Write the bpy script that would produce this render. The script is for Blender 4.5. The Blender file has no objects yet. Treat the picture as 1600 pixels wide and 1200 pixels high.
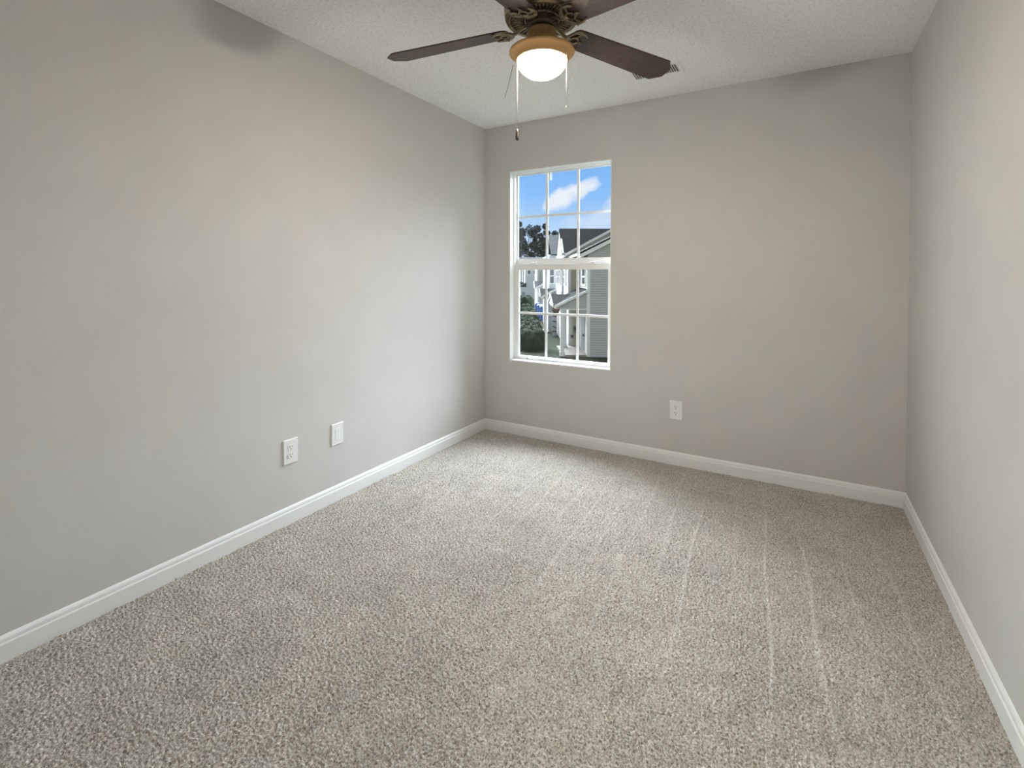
import bpy, bmesh, math, random
import numpy as np
from mathutils import Vector, Matrix
S = bpy.context.scene
COL = S.collection
PI = math.pi
random.seed(7)

# ------------------------------------------------------------------ camera
YAW, PITCH, ROLL = 0.529745, 0.0148763, -0.00172
D, W, H = 3.316, 2.710, 2.440                 # back wall y, room width, ceiling height
REAR = -0.06                                  # rear wall plane (camera stands in its doorway)
cam_d = bpy.data.cameras.new('camera'); cam = bpy.data.objects.new('camera', cam_d); COL.objects.link(cam)
cam_d.sensor_width = 36.0; cam_d.lens = 760.637/1600*36; cam_d.shift_y = (444.52-600)/1600
cam_d.clip_start = 0.01; cam_d.clip_end = 600
CX, CY, CZ = 2.19517, 0.0, 1.24
cam.matrix_world = (Matrix.Translation((CX, CY, CZ)) @ Matrix.Rotation(YAW, 4, 'Z') @ Matrix.Rotation(PI/2-PITCH, 4, 'X')
                    @ Matrix.Rotation(-ROLL, 4, 'Z'))
S.camera = cam
# street outside runs away from the room along its own axes (u across, v along the row of houses)
RU = Vector((math.cos(YAW), math.sin(YAW), 0)); RV = Vector((-math.sin(YAW), math.cos(YAW), 0))
def OUT(p): return Vector((CX, CY, 0)) + RU*p[0] + RV*p[1] + Vector((0, 0, p[2]))
def IDN(p): return Vector(p)

# ------------------------------------------------------------------ colour management
S.view_settings.view_transform = 'Standard'; S.view_settings.look = 'None'
S.view_settings.exposure = 0.06; S.view_settings.gamma = 1.0; S.view_settings.use_curve_mapping = False

# ------------------------------------------------------------------ sky
SKY_HIGH = 1.7
def build_world():
    w = bpy.data.worlds.new('sky'); S.world = w; w.use_nodes = True
    nt = w.node_tree; N = nt.nodes; L = nt.links; N.clear()
    def n(t, **k):
        x = N.new(t)
        for a, b in k.items(): setattr(x, a, b)
        return x
    def m(op, a, b=None, c=None, clamp=False):
        x = n('ShaderNodeMath', operation=op, use_clamp=clamp)
        for i, v in enumerate((a, b, c)):
            if v is None: continue
            if isinstance(v, (int, float)): x.inputs[i].default_value = v
            else: L.new(v, x.inputs[i])
        return x.outputs[0]
    tc = n('ShaderNodeTexCoord'); d = tc.outputs['Generated']
    def dot(v):
        x = n('ShaderNodeVectorMath', operation='DOT_PRODUCT'); L.new(d, x.inputs[0]); x.inputs[1].default_value = v
        return x.outputs['Value']
    f = m('MAXIMUM', m('ABSOLUTE', dot(RV)), 0.05); a = m('DIVIDE', dot(RU), f); e = m('DIVIDE', dot((0, 0, 1)), f)
    z = dot((0, 0, 1))
    nz = n('ShaderNodeTexNoise'); nz.inputs['Scale'].default_value = 30; nz.inputs['Detail'].default_value = 5
    L.new(d, nz.inputs['Vector'])
    base = n('ShaderNodeValToRGB'); L.new(z, base.inputs[0]); cr = base.color_ramp
    cr.elements[0].position = 0.0; cr.elements[0].color = (0.62, 0.76, 0.97, 1)
    cr.elements[1].position = 1.0; cr.elements[1].color = (0.92*SKY_HIGH, 0.96*SKY_HIGH, 1.0*SKY_HIGH, 1)
    for p, c in ((0.09, (0.50, 0.71, 0.98)), (0.16, (0.27, 0.55, 0.98)), (0.24, (0.20, 0.47, 0.95)), (0.36, (0.5, 0.7, 1.0)),
                 (0.5, (0.88*SKY_HIGH, 0.94*SKY_HIGH, 1.0*SKY_HIGH))):
        el = cr.elements.new(p); el.color = (*c, 1)
    col = base.outputs[0]
    bk = m('MULTIPLY', m('SUBTRACT', 0.35, dot(RV)), 2.2, clamp=True)
    mb = n('ShaderNodeMixRGB'); L.new(bk, mb.inputs[0]); L.new(col, mb.inputs[1]); mb.inputs[2].default_value = (0.72, 0.755, 0.79, 1); col = mb.outputs[0]
    nd = m('MULTIPLY', m('SUBTRACT', nz.outputs['Fac'], 0.5), 3.2)
    for (a0, e0, ha, he, tilt, k) in ((.118, .170, .060, .019, .42, 1.0), (.150, .185, .030, .015, .45, .8), (.095, .153, .033, .016, .25, .9), (.215, .152, .038, .015, .25, .75), (.175, .118, .07, .016, .1, .45), (.19, .09, .06, .012, 0, .35)):
        da = m('SUBTRACT', a, a0); de = m('SUBTRACT', e, e0)
        c, s = math.cos(tilt), math.sin(tilt)
        x = m('DIVIDE', m('ADD', m('MULTIPLY', da, c), m('MULTIPLY', de, s)), ha)
        y = m('DIVIDE', m('SUBTRACT', m('MULTIPLY', de, c), m('MULTIPLY', da, s)), he)
        r = m('ADD', m('MULTIPLY', x, x), m('MULTIPLY', y, y))
        q = m('MULTIPLY', m('MULTIPLY', m('SUBTRACT', 1.35, m('ADD', r, nd)), .85, clamp=True), k, clamp=True)
        mx = n('ShaderNodeMixRGB'); L.new(q, mx.inputs[0]); L.new(col, mx.inputs[1]); mx.inputs[2].default_value = (0.86, 0.90, 0.99, 1)
        col = mx.outputs[0]
    bg = n('ShaderNodeBackground'); L.new(col, bg.inputs[0]); bg.inputs[1].default_value = 1.0
    o = n('ShaderNodeOutputWorld'); L.new(bg.outputs[0], o.inputs[0])
build_world()

# hazy sun behind bright cloud, far up beyond the window wall: broad soft daylight
def sun(name, direction, power, angle, colr):
    l = bpy.data.lights.new(name, 'SUN'); l.energy = power; l.angle = math.radians(angle); l.color = colr
    o = bpy.data.objects.new(name, l); COL.objects.link(o)
    o.rotation_euler = Vector(direction).to_track_quat('-Z', 'Y').to_euler()
    return o
sun('hazy_sun', (0.10, -0.80, -0.60), 36.0, 78, (0.78, 0.88, 1.0))
sun('right_wall_fill_sun', (0.78, -0.62, -0.34), 12.0, 60, (0.88, 0.94, 1.0))  # second sun, added to brighten the right wall

LAMP_W = 80.0
HALL_FILL_W = 42.0  # power of the fill lamp added in the hall

# ------------------------------------------------------------------ materials
def mat(name, col=(.8, .8, .8), rough=.5, metal=0.0, build=None, spec=None):
    m = bpy.data.materials.new(name); m.use_nodes = True
    nt = m.node_tree; b = nt.nodes['Principled BSDF']
    b.inputs['Base Color'].default_value = (*col, 1); b.inputs['Roughness'].default_value = rough; b.inputs['Metallic'].default_value = metal
    if spec is not None: b.inputs['Specular IOR Level'].default_value = spec
    if build: build(nt, b)
    return m
def noise(nt, scale, detail=2, rough=.5, stretch=None, obj=True):
    n = nt.nodes.new('ShaderNodeTexNoise'); n.inputs['Scale'].default_value = scale; n.inputs['Detail'].default_value = detail
    n.inputs['Roughness'].default_value = rough
    tc = nt.nodes.new('ShaderNodeTexCoord'); src = tc.outputs['Object']
    if stretch:
        mp = nt.nodes.new('ShaderNodeMapping'); mp.inputs['Scale'].default_value = stretch
        nt.links.new(src, mp.inputs['Vector']); src = mp.outputs[0]
    nt.links.new(src, n.inputs['Vector'])
    return n
def ramp(nt, fac, stops):
    r = nt.nodes.new('ShaderNodeValToRGB'); nt.links.new(fac, r.inputs[0]); e = r.color_ramp.elements
    e[0].position, e[0].color = stops[0][0], (*stops[0][1], 1); e[1].position, e[1].color = stops[-1][0], (*stops[-1][1], 1)
    for p, c in stops[1:-1]:
        x = e.new(p); x.color = (*c, 1)
    return r.outputs[0]
def bump(nt, b, h, strength, dist):
    bp = nt.nodes.new('ShaderNodeBump'); bp.inputs['Strength'].default_value = strength; bp.inputs['Distance'].default_value = dist
    nt.links.new(h, bp.inputs['Height']); nt.links.new(bp.outputs[0], b.inputs['Normal'])
def speck(c0, c1, scale, lo=.35, hi=.65, bs=0, bd=.002, detail=3, stretch=None, bscale=None):
    def f(nt, b):
        n = noise(nt, scale, detail, stretch=stretch)
        nt.links.new(ramp(nt, n.outputs['Fac'], [(lo, c0), (hi, c1)]), b.inputs['Base Color'])
        if bs:
            h = n if bscale is None else noise(nt, bscale, 3)
            bump(nt, b, h.outputs['Fac'], bs, bd)
    return f
WALLC = (.575, .560, .540)
M = {}
M['wall'] = mat('wall_paint', WALLC, .75, build=speck(tuple(c*.985 for c in WALLC), tuple(c*1.015 for c in WALLC), 5, bs=.12, bd=.0012, bscale=160))
M['ceil'] = mat('textured_ceiling', (.8, .8, .78), .9, build=speck((.80, .795, .78), (.92, .915, .90), 75, .36, .50, bs=.55, bd=.004, detail=4, bscale=70))
M['trim'] = mat('white_trim_paint', (.80, .80, .79), .38)
M['vinyl'] = mat('white_vinyl', (.80, .80, .79), .35)
M['plate'] = mat('white_plastic', (.78, .78, .77), .35)
M['slot'] = mat('dark_slot', (.05, .045, .04), .6)
def carpetb(nt, b):
    n = noise(nt, 170, 2, .6); n2 = noise(nt, 4.0, 4)
    a = ramp(nt, n.outputs['Fac'], [(.33, (.21, .180, .145)), (.43, (.43, .39, .34)), (.56, (.585, .55, .495)), (.68, (.77, .73, .675))])
    c = ramp(nt, n2.outputs['Fac'], [(.35, (.92, .92, .92)), (.65, (1.06, 1.05, 1.04))])
    mx = nt.nodes.new('ShaderNodeMixRGB'); mx.blend_type = 'MULTIPLY'; mx.inputs[0].default_value = 1
    nt.links.new(a, mx.inputs[1]); nt.links.new(c, mx.inputs[2])
    at = nt.nodes.new('ShaderNodeAttribute'); at.attribute_name = 'nap'      # brushed-up pile shows the pale yarn ends
    m2 = nt.nodes.new('ShaderNodeMixRGB'); nt.links.new(at.outputs['Fac'], m2.inputs[0]); nt.links.new(mx.outputs[0], m2.inputs[1]); m2.inputs[2].default_value = (.70, .66, .60, 1)
    k = nt.nodes.new('ShaderNodeMath'); k.operation = 'MULTIPLY'; k.inputs[1].default_value = .42; nt.links.new(at.outputs['Fac'], k.inputs[0]); nt.links.new(k.outputs[0], m2.inputs[0])
    nt.links.new(m2.outputs[0], b.inputs['Base Color'])
    b.inputs['Sheen Weight'].default_value = .15; b.inputs['Sheen Roughness'].default_value = .5
    bump(nt, b, noise(nt, 500, 2).outputs['Fac'], .7, .002)
M['carpet'] = mat('carpet', (.45, .41, .36), .95, build=carpetb, spec=.1)
M['brass'] = mat('antique_brass', (.30, .235, .15), .42, .85, build=speck((.22, .17, .105), (.40, .32, .21), 30, .3, .7))
M['brasswarm'] = mat('warm_brass', (.40, .26, .12), .5, .5, build=speck((.33, .21, .09), (.46, .31, .15), 60, .3, .7))
M['brassdark'] = mat('dark_bronze', (.085, .06, .04), .5, .6)
M['fitter'] = mat('gold_fitter', (.58, .35, .14), .45, .35)
M['blade'] = mat('walnut_blade', (.05, .03, .024), .42, build=speck((.030, .017, .014), (.060, .036, .029), 9, .35, .65, stretch=(2, 14, 14), detail=5))
M['chain'] = mat('pull_cord', (.75, .70, .60), .5, .2)
M['fob'] = mat('wood_fob', (.12, .08, .06), .5)
def bowlb(nt, b):
    nt.nodes.remove(b); o = nt.nodes['Material Output']
    tr = nt.nodes.new('ShaderNodeBsdfTransparent'); tr.inputs[0].default_value = (1, .93, .80, 1)
    tl = nt.nodes.new('ShaderNodeBsdfTranslucent'); tl.inputs[0].default_value = (1, .90, .70, 1)
    mx = nt.nodes.new('ShaderNodeMixShader'); mx.inputs[0].default_value = .55
    nt.links.new(tr.outputs[0], mx.inputs[1]); nt.links.new(tl.outputs[0], mx.inputs[2])
    em = nt.nodes.new('ShaderNodeEmission'); em.inputs[0].default_value = (1, .86, .55, 1); em.inputs[1].default_value = .9
    ad = nt.nodes.new('ShaderNodeAddShader'); nt.links.new(mx.outputs[0], ad.inputs[0]); nt.links.new(em.outputs[0], ad.inputs[1])
    nt.links.new(ad.outputs[0], o.inputs[0])
M['bowl'] = mat('frosted_lit_glass', build=bowlb)
def glassb(nt, b):
    nt.nodes.remove(b); o = nt.nodes['Material Output']
    tr = nt.nodes.new('ShaderNodeBsdfTransparent'); tr.inputs[0].default_value = (.97, .98, .98, 1)
    gl = nt.nodes.new('ShaderNodeBsdfGlossy'); gl.inputs['Roughness'].default_value = .02
    mx = nt.nodes.new('ShaderNodeMixShader'); mx.inputs[0].default_value = .03
    nt.links.new(tr.outputs[0], mx.inputs[1]); nt.links.new(gl.outputs[0], mx.inputs[2]); nt.links.new(mx.outputs[0], o.inputs[0])
M['glass'] = mat('window_glass', build=glassb)
M['siding'] = mat('grey_vinyl_siding', (.50, .495, .48), .7, spec=.2)
M['sidingbeige'] = mat('beige_vinyl_siding', (.52, .49, .43), .7, spec=.2)
M['sidinggreen'] = mat('sage_vinyl_siding', (.42, .44, .42), .7, spec=.2)
M['sidingblue'] = mat('pale_blue_siding', (.50, .53, .56), .7, spec=.2)
M['white'] = mat('white_outdoor_trim', (.80, .80, .79), .5)
M['roof'] = mat('dark_shingles', (.02, .02, .02), .95, spec=.05, build=speck((.014, .015, .016), (.030, .030, .030), 6, .4, .6))
M['roofgrey'] = mat('grey_shingles', (.05, .05, .05), .95, spec=.05, build=speck((.035, .037, .04), (.065, .068, .07), 6, .4, .6))
M['pane'] = mat('dark_window_pane', (.05, .07, .08), .08)
M['door'] = mat('grey_green_door', (.20, .24, .24), .4)
M['concrete'] = mat('porch_concrete', (.26, .235, .20), .9)
M['bush'] = mat('clipped_shrub', (.04, .06, .035), .9, build=speck((.011, .020, .011), (.028, .044, .022), 9, .35, .65, bs=.9, bd=.08, detail=4), spec=.1)
M['leaf'] = mat('tree_foliage', (.03, .05, .035), .9, build=speck((.014, .022, .018), (.035, .048, .036), .8, .35, .65), spec=.1)
M['bark'] = mat('tree_bark', (.07, .055, .045), .9)
M['grass'] = mat('lawn_grass', (.07, .09, .05), .95, spec=.05, build=speck((.022, .030, .018), (.045, .055, .034), 1.5, .35, .65))
M['path'] = mat('concrete_path', (.38, .37, .35), .9)
M['bluebin'] = mat('blue_bin_plastic', (.02, .07, .24), .4)
M['tyre'] = mat('black_rubber', (.02, .02, .02), .7)
M['pale'] = mat('pale_board', (.62, .60, .66), .6)
M['basket'] = mat('dark_red_flowers', (.22, .05, .06), .8, build=speck((.06, .07, .04), (.34, .08, .09), 12, .4, .6))
M['meter'] = mat('meter_grey', (.22, .24, .25), .5)
M['extwall'] = mat('house_outer_siding', (.5, .5, .48), .7)
M['hallfill'] = mat('hall_fill_glass', (.9, .9, .85), .4)  # glowing dome of the added hall fill lamp
b = M['hallfill'].node_tree.nodes['Principled BSDF']; b.inputs['Emission Color'].default_value = (1, .9, .75, 1); b.inputs['Emission Strength'].default_value = 4

# ------------------------------------------------------------------ mesh helpers
class MB:
    def __init__(s, xf=IDN): s.v = []; s.f = []; s.xf = xf; s.smooth = []
    def add(s, vs, fs, smooth=False):
        k = len(s.v); s.v += [tuple(s.xf(p)) for p in vs]; s.f += [tuple(i+k for i in f) for f in fs]; s.smooth += [smooth]*len(fs); return s
    def box(s, x0, x1, y0, y1, z0, z1):
        v = [(x, y, z) for z in (z0, z1) for y in (y0, y1) for x in (x0, x1)]
        return s.add(v, [(0, 2, 3, 1), (4, 5, 7, 6), (0, 1, 5, 4), (2, 6, 7, 3), (0, 4, 6, 2), (1, 3, 7, 5)])
    def prism(s, poly, axis, a0, a1, smooth=False):
        # poly: 2D points in the two other axes (order kept x,y,z)
        def P(p, a):
            q = list(p); q.insert(axis, a); return tuple(q)
        n = len(poly); v = [P(p, a0) for p in poly]+[P(p, a1) for p in poly]
        s.add(v, [tuple(range(n))[::-1], tuple(range(n, 2*n))])
        k = len(s.v)-2*n
        for i in range(n):
            j = (i+1) % n; s.f.append((k+i, k+j, k+n+j, k+n+i)); s.smooth.append(smooth)
        return s
    def tube(s, pts, r, seg=8, cap=True):
        pts = [Vector(p) for p in pts]; n = len(pts); vs = []; fs = []
        for i, p in enumerate(pts):
            t = (pts[min(i+1, n-1)]-pts[max(i-1, 0)]).normalized()
            a = t.orthogonal().normalized() if i == 0 else (a-t*a.dot(t)).normalized()
            b = t.cross(a); rr = r[i] if isinstance(r, (list, tuple)) else r
            vs += [p+(a*math.cos(q)+b*math.sin(q))*rr for q in [2*PI*j/seg for j in range(seg)]]
        for i in range(n-1):
            for j in range(seg):
                fs.append((i*seg+j, i*seg+(j+1) % seg, (i+1)*seg+(j+1) % seg, (i+1)*seg+j))
        if cap: fs += [tuple(range(seg))[::-1], tuple(range((n-1)*seg, n*seg))]
        return s.add(vs, fs, True)
    def lathe(s, prof, c=(0, 0), seg=48):
        # prof (r,z) list
        vs = []; fs = []; n = len(prof)
        for r, z in prof:
            vs += [(c[0]+max(r, 1e-4)*math.cos(2*PI*j/seg), c[1]+max(r, 1e-4)*math.sin(2*PI*j/seg), z) for j in range(seg)]
        for i in range(n-1):
            for j in range(seg):
                fs.append((i*seg+j, i*seg+(j+1) % seg, (i+1)*seg+(j+1) % seg, (i+1)*seg+j))
        return s.add(vs, fs, True)
    def ribbon(s, pts, w, t, up=(0, 0, 1)):
        # flat bar of width w (in plane) and thickness t along up
        pts = [Vector(p) for p in pts]; up = Vector(up); n = len(pts); vs = []; fs = []
        for i, p in enumerate(pts):
            d = (pts[min(i+1, n-1)]-pts[max(i-1, 0)]).normalized(); a = d.cross(up).normalized()
            ww = w[i] if isinstance(w, (list, tuple)) else w
            vs += [p+a*ww/2+up*t*.2, p+a*ww*.3+up*t/2, p-a*ww*.3+up*t/2, p-a*ww/2+up*t*.2, p-a*ww/2-up*t*.2, p-a*ww*.3-up*t/2, p+a*ww*.3-up*t/2, p+a*ww/2-up*t*.2]
        for i in range(n-1):
            for j in range(8): fs.append((i*8+j, i*8+(j+1) % 8, (i+1)*8+(j+1) % 8, (i+1)*8+j))
        fs += [tuple(range(8))[::-1], tuple(range((n-1)*8, n*8))]
        return s.add(vs, fs, True)
    def build(s, name, m, parent=None, bevel=0, kind=None, **props):
        off = Vector((0, 0, 0))
        q = parent
        while q is not None: off = off+q.location; q = q.parent
        me = bpy.data.meshes.new(name); me.from_pydata([tuple(Vector(v)-off) for v in s.v], [], s.f)
        me.polygons.foreach_set('use_smooth', s.smooth); me.update()
        bm = bmesh.new(); bm.from_mesh(me); bmesh.ops.recalc_face_normals(bm, faces=bm.faces); bm.to_mesh(me); bm.free()
        me.materials.append(m)
        o = bpy.data.objects.new(name, me); COL.objects.link(o)
        if parent is not None: o.parent = parent
        if bevel:
            md = o.modifiers.new('bevel', 'BEVEL'); md.width = bevel; md.segments = 2; md.limit_method = 'ANGLE'
        elif any(s.smooth) and not all(s.smooth):
            pass
        if kind: o['kind'] = kind
        for k, v in props.items(): o[k] = v
        return o
def thing(name, loc, label, cat, group=None):
    o = bpy.data.objects.new(name, None); COL.objects.link(o); o.location = loc; o['label'] = label; o['category'] = cat
    if group: o['group'] = group
    o.empty_display_size = .05
    return o
def tag(o, label, cat, group=None):
    o['label'] = label; o['category'] = cat
    if group: o['group'] = group
    return o
ST = 'structure'

# ------------------------------------------------------------------ room shell
WX0, WX1, WZ0, WZ1 = .233, 1.062, .583, 2.072        # window opening
T = .13
MB().box(-T, 0, REAR-.12, D+T, -.1, H+.12).build('wall_left', M['wall'], kind=ST)
MB().box(W, W+T, REAR-.12, D+T, -.1, H+.12).build('wall_right', M['wall'], kind=ST)
b = MB(); Y0, Y1 = D, D+T
b.box(0, WX0, Y0, Y1, -.1, H+.12).box(WX1, W, Y0, Y1, -.1, H+.12).box(WX0, WX1, Y0, Y1, -.1, WZ0).box(WX0, WX1, Y0, Y1, WZ1, H+.12)
b.build('wall_back', M['wall'], kind=ST)
DX0, DX1, DZ = 1.72, 2.60, 2.05                     # doorway behind the camera
b = MB(); b.box(0, DX0, REAR-.12, REAR, -.1, H+.12).box(DX1, W, REAR-.12, REAR, -.1, H+.12).box(DX0, DX1, REAR-.12, REAR, DZ, H+.12)
b.build('wall_rear', M['wall'], kind=ST)
MB().box(-T, W+T, REAR-.12, D+T, H, H+.1).build('ceiling', M['ceil'], kind=ST)

# carpet: a real height field of tufts with the ridges a vacuum head left
def carpet():
    step = .0036
    x0, x1, y0, y1 = 0.0, W, REAR-.12, D
    nx = int((x1-x0)/step)+1; ny = int((y1-y0)/step)+1
    rng = np.random.default_rng(3)
    g = rng.standard_normal((ny, nx))
    fy = np.fft.fftfreq(ny, step)[:, None]; fx = np.fft.rfftfreq(nx, step)[None, :]
    def band(g, fc, bw, aniso=1.0, ang=0.0):
        c, s = math.cos(ang), math.sin(ang)
        u = (fx*c+fy*s)*aniso; v = (-fx*s+fy*c)
        k = np.sqrt(u*u+v*v); a = np.exp(-((k-fc)/bw)**2)
        r = np.fft.irfft2(np.fft.rfft2(g)*a, s=(ny, nx)); return r/r.std()
    a = band(g, 118, 34, 1.0); b_ = band(rng.standard_normal((ny, nx)), 85, 30, 1.5, .5); c_ = band(rng.standard_normal((ny, nx)), 5, 4)
    h = .0027*a+.0019*b_
    h = np.where(h > 0, h*.8, h*1.2)                 # blunt tuft tops, deep gaps
    X = x0+np.arange(nx)*step; Y = y0+np.arange(ny)*step
    XX, YY = np.meshgrid(X, Y)
    t = XX+YY*.066                                   # ridges run almost along the room
    prof = np.zeros_like(t)
    r2 = np.random.default_rng(11)
    for x in (.45, .62, .80, 1.0, 1.13, 1.30, 1.42, 1.55, 1.68, 1.83, 1.95, 2.12, 2.25, 2.40, 2.55, 2.70):
        ys, ye = r2.uniform(1.45, 2.1), r2.uniform(2.7, 3.15); w = r2.uniform(.005, .009); am = r2.uniform(.5, 1)
        prof += am*np.exp(-((t-x-.006*np.sin(YY*7+x*20))/w)**2)/(1+np.exp(-(YY-ys)*14))/(1+np.exp((YY-ye)*18))
    h = h*(1-.35*np.clip(prof, 0, 1)) + .0045*prof + .0012*c_
    h -= h.mean()
    v = np.empty((ny*nx, 3), np.float32); v[:, 0] = XX.ravel(); v[:, 1] = YY.ravel(); v[:, 2] = np.clip(h, -.012, .009).ravel()
    idx = np.arange(ny*nx).reshape(ny, nx)
    q = np.stack([idx[:-1, :-1], idx[:-1, 1:], idx[1:, 1:], idx[1:, :-1]], -1).reshape(-1, 4).astype(np.int32)
    me = bpy.data.meshes.new('floor'); me.vertices.add(len(v)); me.vertices.foreach_set('co', v.ravel())
    me.loops.add(q.size); me.loops.foreach_set('vertex_index', q.ravel())
    me.polygons.add(len(q)); me.polygons.foreach_set('loop_start', np.arange(0, q.size, 4, dtype=np.int32))
    me.polygons.foreach_set('loop_total', np.full(len(q), 4, np.int32)); me.polygons.foreach_set('use_smooth', np.ones(len(q), bool))
    me.update(calc_edges=True); me.materials.append(M['carpet'])
    at = me.attributes.new('nap', 'FLOAT', 'POINT'); at.data.foreach_set('value', np.clip(prof, 0, 1.2).ravel().astype(np.float32))
    # solid slab below
    o = bpy.data.objects.new('floor', me); COL.objects.link(o); o['kind'] = ST
carpet()
MB().box(-T, W+T, -2.4, D+T, -.25, -.02).build('floor_slab', M['concrete'], kind=ST)

# baseboards: flat board with a stepped, rounded top bead
BB = [(0, 0), (.013, 0), (.013, .060), (.0115, .0635), (.0095, .065), (.0095, .070), (.0085, .077), (.005, .083), (.0, .0865)]
def baseboard(name, side):
    b = MB()
    if side == 'left': b.prism([(x, z) for x, z in BB], 1, REAR, D-.0)
    if side == 'right': b.prism([(W-x, z) for x, z in BB], 1, REAR, D-.0)
    if side == 'back': b.prism([(D-x, z) for x, z in BB], 0, .0, W)
    if side == 'rear': b.prism([(REAR+x, z) for x, z in BB], 0, .0, DX0-.06)
    b.build(name, M['trim'], kind=ST)
for s in ('left', 'right', 'back', 'rear'): baseboard('baseboard_'+s, s)
# door casing around the doorway behind the camera
b = MB(); b.box(DX0-.06, DX0, REAR, REAR+.015, 0, DZ+.06).box(DX1, DX1+.06, REAR, REAR+.015, 0, DZ+.06).box(DX0, DX1, REAR, REAR+.015, DZ, DZ+.06)
b.box(DX0, DX0+.015, REAR-.12, REAR, 0, DZ).box(DX1-.015, DX1, REAR-.12, REAR, 0, DZ).box(DX0+.015, DX1-.015, REAR-.12, REAR, DZ-.015, DZ)
b.build('trim_1', M['trim'], kind=ST)

# hall behind the doorway, with an unseen lamp added to fill the room with light
HY = -2.2
b = MB(); b.box(.9, 1.0, HY, REAR-.12, 0, H); b.build('wall_hall_left', M['wall'], kind=ST)
MB().box(3.3, 3.4, HY, REAR-.12, 0, H).build('wall_hall_right', M['wall'], kind=ST)
MB().box(.9, 3.4, HY-.1, HY, 0, H).build('wall_hall_rear', M['wall'], kind=ST)
MB().box(W+T, 3.4, REAR-.12, REAR, 0, H).build('wall_hall_front', M['wall'], kind=ST)
MB().box(.9, 3.4, HY-.1, REAR-.12, H, H+.1).build('ceiling_hall', M['ceil'], kind=ST)
MB().box(.9, 3.4, HY-.1, REAR-.12, -.02, 0).build('floor_hall', M['carpet'], kind=ST)
hl = thing('hall_fill_lamp', (2.16, -1.85, H), 'round fill lamp added in the unseen hall to brighten the room', 'fill light')
MB().lathe([(0, H), (.16, H), (.16, H-.02), (.15, H-.025), (0, H-.025)], (2.16, -1.85)).build('base', M['brass'], hl)
MB().lathe([(.145, H-.025), (.14, H-.06), (.11, H-.09), (.06, H-.105), (0, H-.11)], (2.16, -1.85)).build('glass_dome', M['hallfill'], hl)
l = bpy.data.lights.new('hall_fill_point', 'POINT'); l.shadow_soft_size = .12; l.energy = HALL_FILL_W; l.color = (1, .95, .88)
o = bpy.data.objects.new('hall_fill_point', l); COL.objects.link(o); o.parent = hl; o.location = (0, 0, -.28)

# ------------------------------------------------------------------ window
wn = bpy.data.objects.new('window_1', None); COL.objects.link(wn); wn.location = (WX0, D, WZ0); wn['kind'] = ST
def win():
    v = M['vinyl']; t = M['trim']
    # painted returns of the opening
    e = .004
    b = MB(); b.box(WX0-.001, WX0+e, D-.001, D+.065, WZ0, WZ1).box(WX1-e, WX1+.001, D-.001, D+.065, WZ0, WZ1).box(WX0, WX1, D-.001, D+.065, WZ1-e, WZ1+.001)
    b.build('reveal', t, wn)
    MB().box(WX0-.001, WX1+.001, D-.004, D+.065, WZ0-.004, WZ0+.006).build('sill', t, wn, bevel=.002)
    fy0, fy1 = D+.052, D+.125
    b = MB(); b.box(WX0, WX0+.011, fy0, fy1, WZ0, WZ1).box(WX1-.011, WX1, fy0, fy1, WZ0, WZ1).box(WX0+.011, WX1-.011, fy0, fy1, WZ1-.009, WZ1).box(WX0+.011, WX1-.011, fy0, fy1, WZ0, WZ0+.010)
    b.build('frame', v, wn, bevel=.0015)
    def sash(nm, y0, y1, x0, x1, z0, z1, gx0, gx1, gz0, gz1, mx, mz):
        b = MB(); b.box(x0, gx0, y0, y1, z0, z1).box(gx1, x1, y0, y1, z0, z1).box(gx0, gx1, y0, y1, z0, gz0).box(gx0, gx1, y0, y1, gz1, z1)
        s = b.build(nm, v, wn, bevel=.0015)
        ym = (y0+y1)/2+.004
        # glazing bead
        w = .004; b = MB(); b.box(gx0, gx0+w, y0+.003, ym, gz0, gz1).box(gx1-w, gx1, y0+.003, ym, gz0, gz1).box(gx0+w, gx1-w, y0+.003, ym, gz0, gz0+w).box(gx0+w, gx1-w, y0+.003, ym, gz1-w, gz1)
        b.build('glazing_bead', t, s)
        MB().box(gx0, gx1, ym, ym+.003, gz0, gz1).build('glass', M['glass'], s)
        h = .009
        b = MB()
        for x in mx: b.box(x-h, x+h, ym-.006, ym-.001, gz0, gz1)
        xs = [gx0]+[q for x in mx for q in (x-h, x+h)]+[gx1]
        for i in range(0, len(xs), 2): b.box(xs[i], xs[i+1], ym-.006, ym-.001, mz-h, mz+h)
        b.build('muntin_grid', t, s)
        return s
    lo = sash('lower_sash', D+.060, D+.090, WX0+.012, WX1-.012, WZ0+.011, 1.343, .276, 1.022, .613, 1.302, (.516, .777), .955)
    up = sash('upper_sash', D+.0925, D+.122, WX0+.0115, WX1-.0115, 1.305, WZ1-.0095, .2475, 1.0475, 1.383, 2.055, (.506, .768), 1.722)
    for x in (.40, .885):
        b = MB(); b.box(x-.030, x+.030, D+.062, D+.088, 1.3435, 1.349); lk = b.build('sash_lock', v, lo, bevel=.002)
        b = MB(); b.tube([(x, D+.075, 1.349), (x, D+.075, 1.357)], .010, 12); b.ribbon([(x, D+.074, 1.355), (x+.02, D+.068, 1.356), (x+.035, D+.062, 1.355)], .008, .006); b.build('lock_lever', v, lk)
        MB().box(x-.022, x-.012, D+.0612, D+.0618, 1.337, 1.343).build('lock_shadow_strip', M['slot'], lk)  # dark strip standing in for the shadow gap at the sash lock
    b = MB(); b.box(.525, .543, D+.088, D+.100, 1.995, 2.052); b.build('vent_stop', v, up, bevel=.001)
    b = MB(); b.box(.352, .366, D+.057, D+.0605, .596, .603); b.build('tilt_latch', M['slot'], lo)
win()

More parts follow.
